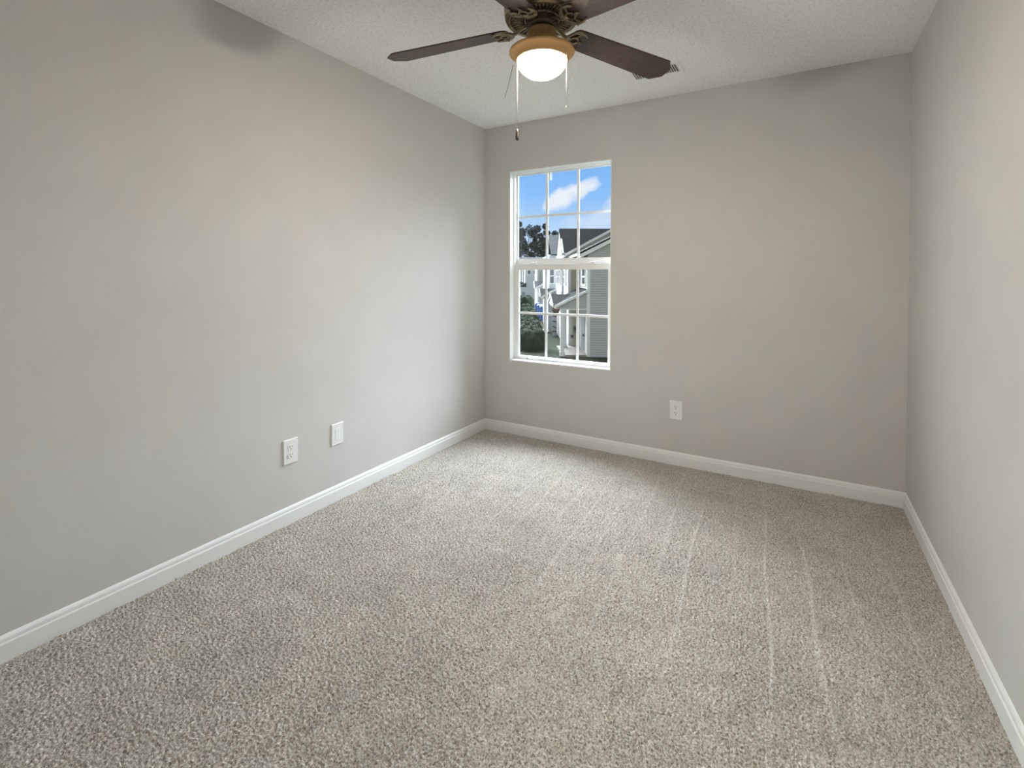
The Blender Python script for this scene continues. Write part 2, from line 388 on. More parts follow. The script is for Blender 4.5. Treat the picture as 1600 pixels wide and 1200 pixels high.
# ------------------------------------------------------------------ wall plates (built facing -y, centred on origin)
def plate_mesh(b, w, h, t):
    def ring(w, h, y): return [(-w/2, y, -h/2), (w/2, y, -h/2), (w/2, y, h/2), (-w/2, y, h/2)]
    v = ring(w, h, 0)+ring(w, h, -t*.45)+ring(w-.006, h-.006, -t)
    f = [(0, 3, 2, 1)]
    for k in (0, 4):
        for i in range(4): f.append((k+i, k+(i+1) % 4, k+4+(i+1) % 4, k+4+i))
    f.append((8, 9, 10, 11)); return b.add(v, f)
def disc(b, x, z, y0, y1, rx, rz, seg=24, flat=None):
    pts = []
    for i in range(seg):
        a = 2*PI*i/seg; px, pz = rx*math.cos(a), rz*math.sin(a)
        if flat: pz = max(-flat, min(flat, pz))
        pts.append((x+px, z+pz))
    return b.prism(pts, 1, y0, y1)
def outlet(loc, rz, label, w=.080, h=.124):
    t = .006
    r = thing('wall_outlet', (0, 0, 0), label, 'outlet', None)
    plate_mesh(MB(), w, h, t).build('cover_plate', M['plate'], r)
    for s in (1, -1):
        b = MB(); disc(b, 0, s*.0195, -t-.0022, -t+.001, .0172, .0172, 28, .0145)
        rc = b.build('receptacle', M['plate'], r)
        b = MB(); b.box(-.0078, -.0052, -t-.0026, -t-.002, s*.0195+.001, s*.0195+.0095).box(.0052, .0078, -t-.0026, -t-.002, s*.0195+.002, s*.0195+.0090)
        disc(b, 0, s*.0195-.0068, -t-.0026, -t-.002, .0030, .0030, 10)
        b.build('slots', M['slot'], rc)
    b = MB(); disc(b, 0, 0, -t-.0015, -t+.0005, .0035, .0035, 12); b.build('screw', M['plate'], r)
    r.location = loc; r.rotation_euler = (0, 0, rz)
    return r
outlet((0, 1.5405, .3625), PI/2, 'white duplex electrical outlet on the left wall above the baseboard')
outlet((1.512, D, .3625), 0, 'white duplex electrical outlet on the back wall right of the window')
r = thing('blank_wall_plate', (0, 0, 0), 'blank white cover plate on the left wall, without sockets', 'wall plate')
plate_mesh(MB(), .080, .120, .006).build('cover_plate', M['plate'], r)
b = MB(); plate_mesh(b, .034, .068, .0012); b.v = [(x, y-.006, z) for x, y, z in b.v]; b.build('center_insert', M['plate'], r)
r.location = (0, 1.830, .370); r.rotation_euler = (0, 0, PI/2)

# ------------------------------------------------------------------ ceiling register and thin dark line
vx0, vx1, vy0, vy1 = 1.325, 1.621, 2.808, 2.962
cv = thing('ceiling_register', (1.47, 2.885, H), 'white metal air register on the ceiling beyond the fan blade', 'vent')
z1 = H; z0 = H-.006; w = .022
b = MB(); b.box(vx0, vx1, vy0, vy0+w, z0, z1).box(vx0, vx1, vy1-w, vy1, z0, z1).box(vx0, vx0+w, vy0+w, vy1-w, z0, z1).box(vx1-w, vx1, vy0+w, vy1-w, z0, z1)
b.build('frame', M['ceil'], cv, bevel=.002)
MB().box(vx0+w, vx1-w, vy0+w, vy1-w, H-.0012, H-.0004).build('duct_opening', M['slot'], cv)
b = MB(); x = vx0+w+.006
while x < vx1-w:
    b.add([(x, vy0+w, H-.001), (x+.008, vy0+w, H-.007), (x+.008, vy1-w, H-.007), (x, vy1-w, H-.001), (x+.0015, vy0+w, H-.001), (x+.0095, vy0+w, H-.007), (x+.0095, vy1-w, H-.007), (x+.0015, vy1-w, H-.001)],
          [(0, 1, 2, 3), (7, 6, 5, 4), (0, 4, 5, 1), (2, 6, 7, 3), (1, 5, 6, 2), (0, 3, 7, 4)]); x += .0125
b.build('louvre', M['trim'], cv)
b = MB(); b.tube([(.80, 2.39, H-.002), (.64, 2.61, H-.0022), (.503, 2.792, H-.002)], .0012, 6)  # thin dark tube flat against the ceiling
tag(b.build('thin_dark_line', M['slot']), 'thin dark line running along the ceiling beside the fan', 'wire')

# ------------------------------------------------------------------ ceiling fan
FX, FY = 1.355, 1.655
def fan():
    c = (FX, FY)
    r = thing('ceiling_fan', (FX, FY, H), 'bronze ceiling fan with dark walnut blades and a lit glass bowl', 'ceiling fan')
    MB().lathe([(0, H), (.085, H), (.085, H-.012), (.07, H-.04), (.045, H-.055), (0, H-.055)], c).build('canopy', M['brass'], r)
    # motor housing
    mh = MB().lathe([(0, 2.395), (.05, 2.395), (.09, 2.385), (.125, 2.36), (.140, 2.33), (.143, 2.30), (.139, 2.285), (.143, 2.275), (.143, 2.245), (.142, 2.23), (.140, 2.216), (.136, 2.210), (.131, 2.214), (.06, 2.218), (0, 2.218)], c).build('motor_housing', M['brass'], r)
    MB().lathe([(.062, 2.2160), (.130, 2.2130), (.130, 2.2120), (.062, 2.2150), (.062, 2.2160)], c).build('vent_recess', M['slot'], mh)
    b = MB()
    for i in range(48):
        a = 2*PI*i/48; ca, sa = math.cos(a), math.sin(a)
        b.ribbon([(FX+ca*.070, FY+sa*.070, 2.211), (FX+ca*.124, FY+sa*.124, 2.2095)], [.0042, .0090], .005)
    b.lathe([(.058, 2.216), (.058, 2.2095), (.068, 2.2095), (.068, 2.216)], c); b.lathe([(.120, 2.2135), (.120, 2.206), (.134, 2.205), (.136, 2.2125)], c)
    b.build('vent_grille', M['brass'], mh)
    MB().lathe([(0, 2.218), (.062, 2.217), (.062, 2.205), (.058, 2.19), (.058, 2.182), (.045, 2.178), (0, 2.178)], c).build('flywheel', M['brassdark'], r)
    MB().lathe([(0, 2.178), (.040, 2.178), (.052, 2.172), (.054, 2.165), (.054, 2.125), (.060, 2.119), (.078, 2.112), (0, 2.112)], c).build('switch_housing', M['brasswarm'], r)
    b = MB(); b.lathe([(.02, 2.113), (.060, 2.112), (.085, 2.106), (.112, 2.099), (.1215, 2.094), (.1235, 2.089), (.1220, 2.0845), (.1170, 2.0825), (.1120, 2.080), (.1040, 2.071), (.0985, 2.064), (.0965, 2.058), (.0940, 2.058), (.0950, 2.066), (.100, 2.074), (.106, 2.084), (.108, 2.091), (.02, 2.104), (.02, 2.113)], c)
    b.build('light_fitter', M['fitter'], r)
    R0, ZB, DP = .0940, 2.062, .070
    pr = [(R0, ZB+.006), (R0, ZB)]+[(R0*math.cos(q), ZB-DP*math.sin(q)**1.0) for q in [PI/2*i/14 for i in range(1, 15)]]
    MB().lathe(pr, c).build('glass_bowl', M['bowl'], r)
    bl = MB(); bl.lathe([(0, 2.098), (.014, 2.098), (.014, 2.082), (.018, 2.07)], c); bl.build('bulb_holder', M['plate'], r)
    l = bpy.data.lights.new('fan_lamp', 'POINT'); l.energy = LAMP_W; l.color = (.99, 1, .97); l.shadow_soft_size = .05
    o = bpy.data.objects.new('fan_lamp', l); COL.objects.link(o); o.parent = r; o.location = (0, 0, 2.050-H)
    # blades
    ZP = 2.175; tilt = math.radians(12)
    for ang, in ((194.5,), (271.0,), (341.0,), (58.5,)):
        A = math.radians(ang); ca, sa = math.cos(A), math.sin(A)
        def P(rr, s, dz=0):      # rr along blade, s across (+ = left of outward direction), pitched
            z = ZP - .07*(rr-.15) + (-s)*math.sin(tilt)+dz; s2 = s*math.cos(tilt)
            return (FX+ca*rr-sa*s2, FY+sa*rr+ca*s2, z)
        # outline
        r0, r1 = .128, .640
        out = []
        def arc(cx, cy, rad, a0, a1, n=6):
            return [(cx+rad*math.cos(a0+(a1-a0)*i/n), cy+rad*math.sin(a0+(a1-a0)*i/n)) for i in range(n+1)]
        hw0, hw1 = .052, .066
        out += arc(r0+.03, -hw0+.03, .03, PI, 1.5*PI)
        out += arc(r1-.045, -hw1+.012, .012, 1.5*PI, 1.75*PI, 3)
        out += arc(r1-.014, -hw1+.045, .014, 1.8*PI, 2*PI, 4)
        out += arc(r1-.014, hw1-.045, .014, 0, .2*PI, 4)
        out += arc(r1-.045, hw1-.012, .012, .25*PI, .5*PI, 3)
        out += arc(r0+.03, hw0-.03, .03, .5*PI, PI)
        n = len(out); b = MB(); t = .006
        vs = [P(x, y, t/2) for x, y in out]+[P(x, y, -t/2) for x, y in out]
        b.add(vs, [tuple(range(n)), tuple(range(n, 2*n))[::-1]]+[(i, n+i, n+(i+1) % n, (i+1) % n) for i in range(n)])
        b.build('blade', M['blade'], r, bevel=.0012)
        # ornate iron: arm from the flywheel, then scrolled horns under the blade
        b = MB(); dz = -.0075
        up = Vector((-(-sa)*0, 0, 1))
        arm = [(FX+ca*.050, FY+sa*.050, 2.198), (FX+ca*.070, FY+sa*.070, 2.192), (FX+ca*.086, FY+sa*.086, 2.184), (FX+ca*.100, FY+sa*.100, 2.174), P(.114, 0, dz), P(.134, 0, dz)]
        b.ribbon(arm, [.030, .024, .020, .020, .022, .018], .008)
        for s in (1, -1):
            b.ribbon([P(.114, s*.004, dz), P(.120, s*.022, dz), P(.131, s*.039, dz), P(.148, s*.048, dz), P(.168, s*.047, dz), P(.187, s*.038, dz)], [.013, .014, .015, .014, .011, .005], .008)
            b.ribbon([P(.130, s*.003, dz), P(.136, s*.014, dz), P(.147, s*.018, dz), P(.159, s*.012, dz), P(.164, 0, dz)], .007, .007)
            b.ribbon([P(.147, s*.018, dz), P(.152, s*.030, dz), P(.158, s*.044, dz)], .0065, .007)
        b.ribbon([P(.162, 0, dz), P(.172, 0, dz), P(.184, 0, dz)], [.011, .014, .005], .007)
        for q in ((.142, .045), (.142, -.045), (.173, 0)):
            p = P(q[0], q[1], dz-.003); b.tube([p, (p[0], p[1], p[2]-.004)], .0045, 8)
        b.build('blade_iron', M['brass'], r)
    for (dx, dy, zb, fob) in ((-.0725, -.0600, 1.757, True), (.1010, .0010, 1.868, False)):
        px, py = FX+dx, FY+dy
        # thin cord coming out of a grommet in the underside of the light pan
        b = MB(); b.tube([(px, py, 2.085), (px, py, zb+(.036 if fob else 0))], .0011, 6); b.lathe([(0, 2.079), (.0035, 2.078), (.003, 2.073), (0, 2.072)], (px, py), 10)
        ch = b.build('pull_chain', M['chain'], r)
        if fob: MB().lathe([(0, zb+.040), (.004, zb+.039), (.0045, zb+.028), (.0065, zb+.012), (.0065, zb+.004), (.004, zb-.002), (0, zb-.003)], (px, py), 16).build('fob', M['fob'], ch)
        else: MB().lathe([(0, zb+.004), (.002, zb+.002), (.002, zb-.002), (0, zb-.004)], (px, py), 10).build('bead', M['chain'], ch)
fan()

# ------------------------------------------------------------------ outdoors
GZ = -2.80
b = MB(OUT); b.box(-60, 90, 2, 260, GZ-.3, GZ); b.build('ground', M['grass'], kind=ST)

def siding(b, poly_w, z0, z1, place, course=.115, d=.038):
    """lap siding: poly_w(z)->(a0,a1) extent of the wall at height z; place(a,out,z)->(u,v,z)."""
    z = z0
    while z < z1-1e-6:
        zt = min(z+course, z1); a0, a1 = poly_w(z); c0, c1 = poly_w(zt)
        if a1-a0 > .01:
            vs = [place(a0, d, z), place(a1, d, z), place(c1, .003, zt), place(c0, .003, zt), place(a0, 0, z), place(a1, 0, z), place(c1, 0, zt), place(c0, 0, zt)]
            b.add(vs, [(0, 1, 2, 3), (4, 7, 6, 5), (0, 4, 5, 1), (3, 2, 6, 7), (0, 3, 7, 4), (1, 5, 6, 2)])
        z = zt
def faceN(v0): return lambda a, o, z: (a, v0-o, z)       # wall facing us, a runs along u
def faceW(u0): return lambda a, o, z: (u0-o, a, z)       # wall facing the street side, a runs along v
def obox(place, a0, a1, o0, o1, z0, z1, name, m, parent, b=None):
    bb = b or MB(OUT)
    v = [place(a, o, z) for z in (z0, z1) for o in (o0, o1) for a in (a0, a1)]
    bb.add(v, [(0, 2, 3, 1), (4, 5, 7, 6), (0, 1, 5, 4), (2, 6, 7, 3), (0, 4, 6, 2), (1, 3, 7, 5)])
    if b is None: return bb.build(name, m, parent)
def house_window(place, a0, a1, z0, z1, parent, t=.09):
    b = MB(OUT)
    for (p, q, r, s) in ((a0, a0+t, z0, z1), (a1-t, a1, z0, z1), (a0+t, a1-t, z0, z0+t), (a0+t, a1-t, z1-t, z1)): obox(place, p, q, 0, .085, r, s, '', None, None, b)
    zm = (z0+z1)/2; obox(place, a0+t, a1-t, 0, .075, zm-.035, zm+.035, '', None, None, b)
    w = b.build('window', M['white'], parent)
    obox(place, a0+t, a1-t, -.02, .05, z0+t, z1-t, 'pane', M['pane'], w)
def solid(b, pts4_bottom, pts4_top):
    b.add(list(pts4_bottom)+list(pts4_top), [(0, 3, 2, 1), (4, 5, 6, 7), (0, 1, 5, 4), (1, 2, 6, 5), (2, 3, 7, 6), (3, 0, 4, 7)])
def porch(root, v0, v1, uw, uo, zlow, zwall, zr, vr, cols, gable=True, zslab=GZ+.12, m='roof', beam_z=-.34, trim_u=None):
    """shed porch roof falling away from wall uw to eave uo, with a small cross gable facing the street."""
    th = .07; sl = (zwall-zlow)/(uw-uo)
    b = MB(OUT)
    solid(b, [(uo, v0-.1, zlow-th), (uw, v0-.1, zwall-th), (uw, v1, zwall-th), (uo, v1, zlow-th)], [(uo, v0-.1, zlow), (uw, v0-.1, zwall), (uw, v1, zwall), (uo, v1, zlow)])
    if gable:
        ue = min(uw, uo+(zr-zlow)/sl)
        solid(b, [(uo-.08, v0+.04, zlow-.03), (ue+.1, v0+.04, zlow-.03), (ue+.1, vr, zr-.03), (uo-.08, vr, zr-.03)], [(uo-.08, v0+.04, zlow+.03), (ue+.1, v0+.04, zlow+.03), (ue+.1, vr, zr+.03), (uo-.08, vr, zr+.03)])
        solid(b, [(uo-.08, vr, zr-.03), (ue+.1, vr, zr-.03), (ue+.1, 2*vr-v0, zlow-.03), (uo-.08, 2*vr-v0, zlow-.03)], [(uo-.08, vr, zr+.03), (ue+.1, vr, zr+.03), (ue+.1, 2*vr-v0, zlow+.03), (uo-.08, 2*vr-v0, zlow+.03)])
    b.build('porch_roof', M[m], root)
    # white rake along the shed end and around the gable
    b = MB(OUT); h = .13
    solid(b, [(uo-.02, v0-.14, zlow-h-.02), (uw, v0-.14, zwall-h), (uw, v0-.10, zwall-h), (uo-.02, v0-.10, zlow-h-.02)], [(uo-.02, v0-.14, zlow+.0), (uw, v0-.14, zwall+.0), (uw, v0-.10, zwall+.0), (uo-.02, v0-.10, zlow+.0)])
    if gable:
        for s in (1, -1):
            va, vb = (v0-.06, vr) if s > 0 else (2*vr-v0, vr)
            solid(b, [(uo-.11, va, zlow-.08), (uo-.08, va, zlow-.08), (uo-.08, vb, zr-.05), (uo-.11, vb, zr-.05)], [(uo-.11, va, zlow+.03), (uo-.08, va, zlow+.03), (uo-.08, vb, zr+.05), (uo-.11, vb, zr+.05)])
    b.build('rake_board', M['white'], root)
    # end wall below the rake, above the opening
    b = MB(OUT); zz = beam_z
    u_s = uo+.12
    siding(b, lambda z: (max(u_s, uo+(z+.10-zlow)/sl), uw), zz, zwall-.14, faceN(v0), .115)
    b.build('porch_end_siding', M['siding'], root)
    obox(faceN(v0), (cols[0][0] if cols else uo), uw, -.02, .03, beam_z-.07, beam_z, 'porch_beam', M['white'], root)
    if gable:
        b = MB(OUT); b.add([(uo-.05, v0, zlow-.05), (uo-.05, 2*vr-v0, zlow-.05), (uo-.05, vr, zr), (uo+.0, v0, zlow-.05), (uo+.0, 2*vr-v0, zlow-.05), (uo+.0, vr, zr)], [(0, 1, 2), (3, 5, 4), (0, 3, 4, 1), (1, 4, 5, 2), (2, 5, 3, 0)])
        b.build('gable_panel', M['white'], root)
    for (u, v, wd) in cols:
        b = MB(OUT); b.box(u, u+wd, v, v+wd, zslab-.05, beam_z); b.box(u-.03, u+wd+.03, v-.03, v+wd+.03, zslab-.05, zslab+.15); b.box(u-.03, u+wd+.03, v-.03, v+wd+.03, beam_z-.12, beam_z-.07)
        b.build('porch_column', M['white'], root)
    MB(OUT).box(uo+.42, uw, v0, v1, GZ, zslab).build('porch_slab', M['concrete'], root)

# --- nearest townhouse
A = thing('townhouse', OUT((6, 24.5, GZ)), 'nearest grey townhouse with lap-sided end wall and shed-roofed porch', 'house', 'row of townhouses')
ua, va0, va1 = 3.83, 24.5, 28.0
rA = lambda u: 2.53+.50*(u-3.45)
ridge_u = 8.8; rb = lambda u: rA(u) if u < ridge_u else rA(2*ridge_u-u)
b = MB(OUT)
zt = rA(ridge_u)-.25
def wA(z):
    zz = z+.22
    if zz <= rA(ua): return (ua, 2*ridge_u-ua)
    u = 3.45+(zz-2.53)/.5; return (u, 2*ridge_u-u)
siding(b, wA, GZ+.05, zt, faceN(va0), .118); b.build('end_wall', M['siding'], A)
b = MB(OUT); siding(b, lambda z: (va0, va1-.1), GZ+.05, 2.35, faceW(ua), .118); b.build('front_wall', M['sidingbeige'], A)
b = MB(OUT); b.box(ua+.01, 2*ridge_u-ua-.01, va0+.01, va1-.1, GZ, 2.3); b.build('inner_wall', M['siding'], A)
b = MB(OUT)
for s in (1, -1):
    e0 = 3.40 if s > 0 else 2*ridge_u-3.40
    solid(b, [(e0, va0-.25, rA(3.40)-.10), (ridge_u, va0-.25, rA(ridge_u)-.10), (ridge_u, va1-.1, rA(ridge_u)-.10), (e0, va1-.1, rA(3.4)-.10)],
          [(e0, va0-.25, rA(3.40)), (ridge_u, va0-.25, rA(ridge_u)), (ridge_u, va1-.1, rA(ridge_u)), (e0, va1-.1, rA(3.4))])
b.build('roof', M['roof'], A)
b = MB(OUT)
for s in (1, -1):
    e0 = 3.42 if s > 0 else 2*ridge_u-3.42
    solid(b, [(e0, va0-.24, rA(3.42)-.30), (ridge_u, va0-.24, rA(ridge_u)-.24), (ridge_u, va0-.20, rA(ridge_u)-.24), (e0, va0-.20, rA(3.42)-.30)],
          [(e0, va0-.24, rA(3.42)-.07), (ridge_u, va0-.24, rA(ridge_u)-.07), (ridge_u, va0-.20, rA(ridge_u)-.07), (e0, va0-.20, rA(3.42)-.07)])
    solid(b, [(e0, va0-.20, rA(3.42)-.26), (ridge_u, va0-.20, rA(ridge_u)-.26), (ridge_u, va0, rA(ridge_u)-.26), (e0, va0, rA(3.42)-.26)],
          [(e0, va0-.20, rA(3.42)-.2), (ridge_u, va0-.20, rA(ridge_u)-.2), (ridge_u, va0, rA(ridge_u)-.2), (e0, va0, rA(3.42)-.2)])
b.box(3.42, ua+.02, va0-.22, va1, 2.18, 2.24)
b.build('rake_board', M['white'], A)
MB(OUT).box(3.28, 3.40, va0-.2, va1, 2.33, 2.45).build('gutter', M['white'], A)
b = MB(OUT); b.box(ua-.07, ua+.10, va0-.06, va0+.10, GZ+.05, 2.2); b.build('corner_trim', M['white'], A)
house_window(faceW(ua), 24.95, 26.2, .80, 1.75, A)
porch(A, va0, va1-.1, ua, 2.15, -.18, .66, .30, 26.2, [(2.45, va0+.02, .20), (2.82, 27.3, .25)], m='roof')
b = MB(OUT); obox(faceW(ua), 25.4, 26.5, 0, .05, GZ+.18, -.75, '', None, None, b); dr = b.build('door', M['door'], A)
MB(OUT).box(ua-.12, ua-.04, 25.5, 25.56, -1.85, -1.75).build('door_handle', M['slot'], dr)
MB(OUT).box(2.2, ua, va0, va1, -.36, -.33).build('porch_ceiling', M['sidingbeige'], A)

# --- second townhouse, stepped toward the street
B = thing('townhouse', OUT((6, 28, GZ)), 'second townhouse behind the nearest, beige sided wall under a white rake', 'house', 'row of townhouses')
ub, vb0, vb1 = 3.28, 28.0, 31.0
rB = lambda u: 2.60+.535*(u-3.09)
b = MB(OUT)
def wB(z):
    zz = z+.12
    return (ub, 9) if zz <= rB(ub) else (3.09+(zz-2.6)/.535, 9)
siding(b, wB, GZ+.05, 5.0, faceN(vb0), .118); b.build('end_wall', M['sidingbeige'], B)
b = MB(OUT); siding(b, lambda z: (vb0, vb1), GZ+.05, 2.5, faceW(ub), .118); b.build('front_wall', M['sidingblue'], B)
MB(OUT).box(ub+.01, 9, vb0+.01, vb1, GZ, 2.4).build('inner_wall', M['siding'], B)
b = MB(OUT)
solid(b, [(3.09, vb0-.05, 2.5), (8.2, vb0-.05, rB(8.2)-.1), (8.2, vb1, rB(8.2)-.1), (3.09, vb1, 2.5)], [(3.09, vb0-.05, 2.6), (8.2, vb0-.05, rB(8.2)), (8.2, vb1, rB(8.2)), (3.09, vb1, 2.6)])
b.build('roof', M['roof'], B)
b = MB(OUT); solid(b, [(3.05, vb0-.09, 2.44), (8.2, vb0-.09, rB(8.2)-.14), (8.2, vb0-.05, rB(8.2)-.14), (3.05, vb0-.05, 2.44)], [(3.05, vb0-.09, 2.60), (8.2, vb0-.09, rB(8.2)+.02), (8.2, vb0-.05, rB(8.2)+.02), (3.05, vb0-.05, 2.60)])
b.build('rake_board', M['white'], B)
MB(OUT).box(2.96, 3.09, vb0-.05, vb1, 2.40, 2.52).build('gutter', M['white'], B)
MB(OUT).box(ub-.07, ub+.10, vb0-.06, vb0+.09, .2, 2.45).build('corner_trim', M['white'], B)
house_window(faceW(ub), 29.2, 30.4, .75, 1.75, B)
b = MB(OUT); b.tube([(3.12, 30.85, 2.4), (3.18, 30.85, 2.2), (3.18, 30.85, .35), (3.10, 30.80, .22)], .06, 8); b.build('downspout', M['white'], B)

# --- third townhouse with the tall cross roof
Cc = thing('townhouse', OUT((6, 31, GZ)), 'third townhouse with the tall dark shingled roof plane facing the window', 'house', 'row of townhouses')
uc = 3.20
b = MB(OUT); siding(b, lambda z: (31.0, 35.0), GZ+.05, 2.8, faceW(uc), .118); b.build('front_wall', M['siding'], Cc)
MB(OUT).box(uc+.01, 12, 31.01, 35, GZ, 2.8).build('inner_wall', M['siding'], Cc)
b = MB(OUT); b.add([(uc, 31, 2.8), (uc, 35, 2.8), (uc, 33, 4.42), (uc+.1, 31, 2.8), (uc+.1, 35, 2.8), (uc+.1, 33, 4.42)], [(0, 1, 2), (3, 5, 4), (0, 3, 4, 1), (1, 4, 5, 2), (2, 5, 3, 0)]); b.build('gable_wall', M['sidingbeige'], Cc)
b = MB(OUT)
for s in (1, -1):
    ve = 33-s*1.9
    solid(b, [(uc-.02, ve, 2.60), (13, ve, 2.60), (13, 33, 4.44), (uc-.02, 33, 4.44)], [(uc-.02, ve, 2.70), (13, ve, 2.70), (13, 33, 4.54), (uc-.02, 33, 4.54)])
b.build('roof', M['roof'], Cc)
house_window(faceW(uc), 31.6, 32.5, .75, 1.80, Cc)
house_window(faceW(uc), 33.3, 34.3, .75, 1.80, Cc)
MB(OUT).box(uc-.05, uc+.06, 34.9, 35.03, .2, 2.7).build('corner_trim', M['white'], Cc)

# --- fourth townhouse
Dd = thing('townhouse', OUT((6, 37.5, GZ)), 'fourth townhouse, pale blue wall with one tall white-framed window', 'house', 'row of townhouses')
ud, vd = 2.78, 37.5
b = MB(OUT); siding(b, lambda z: (ud, 7), GZ+.05, 3.0, faceN(vd), .118); b.build('end_wall', M['sidingblue'], Dd)
MB(OUT).box(ud+.01, 7, vd+.01, 44, GZ, 3.0).build('inner_wall', M['siding'], Dd)
house_window(faceN(vd), 2.86, 3.27, .74, 1.95, Dd, .06)
MB(OUT).box(ud-.06, ud+.10, vd-.06, vd+.08, .2, 2.95).build('corner_trim', M['white'], Dd)
b = MB(OUT)
for s in (1, -1):
    solid(b, [(3.0, 41-s*3.8, 2.9), (9, 41-s*3.8, 2.9), (9, 41, 4.70), (3.0, 41, 4.70)], [(3.0, 41-s*3.8, 3.0), (9, 41-s*3.8, 3.0), (9, 41, 4.80), (3.0, 41, 4.80)])
b.build('roof', M['roofgrey'], Dd)
b = MB(OUT); b.tube([(2.72, 37.3, 2.9), (2.72, 37.3, .4), (2.66, 37.2, .25)], .05, 8); b.build('downspout', M['white'], Dd)
porch(Dd, 35.1, 37.5, 3.12, 2.13, -.15, .40, .38, 36.2, [(2.30, 35.15, .16), (2.95, 35.15, .14)], m='roofgrey')
b = MB(OUT); b.box(2.62, 2.98, 35.3, 37.4, GZ, -.4); b.build('porch_side_wall', M['sidingblue'], Dd)

# --- fifth townhouse
Ee = thing('townhouse', OUT((6, 54, GZ)), 'fifth townhouse, sage sided end wall with white corner boards', 'house', 'row of townhouses')
ue_, ve_ = 2.80, 54.0
b = MB(OUT); siding(b, lambda z: (ue_, 9), GZ+.05, 2.5, faceN(ve_), .14); b.build('end_wall', M['sidinggreen'], Ee)
MB(OUT).box(ue_+.01, 9, ve_+.01, 60, GZ, 2.5).build('inner_wall', M['sidinggreen'], Ee)
b = MB(OUT); b.box(ue_-.05, ue_+.10, ve_-.05, ve_+.1, GZ, 2.5); b.box(3.52, 3.70, ve_-.06, ve_, -1.6, 2.5); b.build('corner_trim', M['white'], Ee)
b = MB(OUT)
for s in (1, -1): solid(b, [(2.6, 57-s*3.4, 2.4), (11, 57-s*3.4, 2.4), (11, 57, 3.4), (2.6, 57, 3.4)], [(2.6, 57-s*3.4, 2.55), (11, 57-s*3.4, 2.55), (11, 57, 3.6), (2.6, 57, 3.6)])
b.build('roof', M['roofgrey'], Ee)
porch(Ee, 50.8, 54, 3.7, 2.45, .15, .85, .80, 52.4, [(2.6, 50.9, .16)], m='roofgrey', beam_z=.0)

# --- far row
far = [(1.9, 70, 3.5, 'sidingblue', 'far pale blue townhouse with a small white porch gable, right end of the far row'),
       (1.75, 78, 3.7, 'siding', 'far light grey townhouse in the middle of the far row'),
       (1.55, 86, 4.0, 'sidingblue', 'far bluish townhouse second from the left end of the far row'),
       (1.35, 94, 4.3, 'siding', 'farthest grey townhouse at the left end of the far row')]
for i, (u0, v0, zt_, mm, lab) in enumerate(far):
    F_ = thing('townhouse', OUT((u0+2, v0, GZ)), lab, 'house', 'row of townhouses')
    b = MB(OUT); siding(b, lambda z: (u0, u0+5), GZ+.05, zt_, faceN(v0), .2, .02); b.build('end_wall', M[mm], F_)
    b = MB(OUT); siding(b, lambda z: (v0, v0+7.8), GZ+.05, zt_, faceW(u0), .2, .02); b.build('front_wall', M[mm], F_)
    MB(OUT).box(u0+.02, u0+5, v0+.02, v0+7.8, GZ, zt_).build('inner_wall', M[mm], F_)
    MB(OUT).box(u0-.06, u0+.12, v0-.08, v0+.1, GZ, zt_).build('corner_trim', M['white'], F_)
    b = MB(OUT)
    for s in (1, -1): solid(b, [(u0-.3, v0+3.9-s*3.88, zt_-.1), (u0+6, v0+3.9-s*3.88, zt_-.1), (u0+6, v0+3.9, zt_+.7), (u0-.3, v0+3.9, zt_+.7)], [(u0-.3, v0+3.9-s*3.88, zt_), (u0+6, v0+3.9-s*3.88, zt_), (u0+6, v0+3.9, zt_+.8), (u0-.3, v0+3.9, zt_+.8)])
    b.build('roof', M['roof'], F_)
    house_window(faceN(v0), u0+.25, u0+.85, 1.6, 2.9, F_)
    house_window(faceN(v0), u0+1.1, u0+1.7, 1.6, 2.9, F_)
    b = MB(OUT); b.box(u0-.7, u0+.1, v0-2.0, v0, GZ, -.1); b.build('porch_wall', M['sidingblue'], F_)
    MB(OUT).box(u0-.5, u0-.05, v0-2.06, v0-2.0, GZ+.1, -.8).build('door', M['door'], F_)
    b = MB(OUT); zl = -.1
    solid(b, [(u0-.9, v0-2.2, zl), (u0+.1, v0-2.2, zl), (u0+.1, v0, zl), (u0-.9, v0, zl)], [(u0-.9, v0-2.2, zl+.10), (u0+.1, v0-2.2, zl+.6), (u0+.1, v0, zl+.6), (u0-.9, v0, zl+.10)])
    b.build('porch_roof', M['roofgrey'], F_)

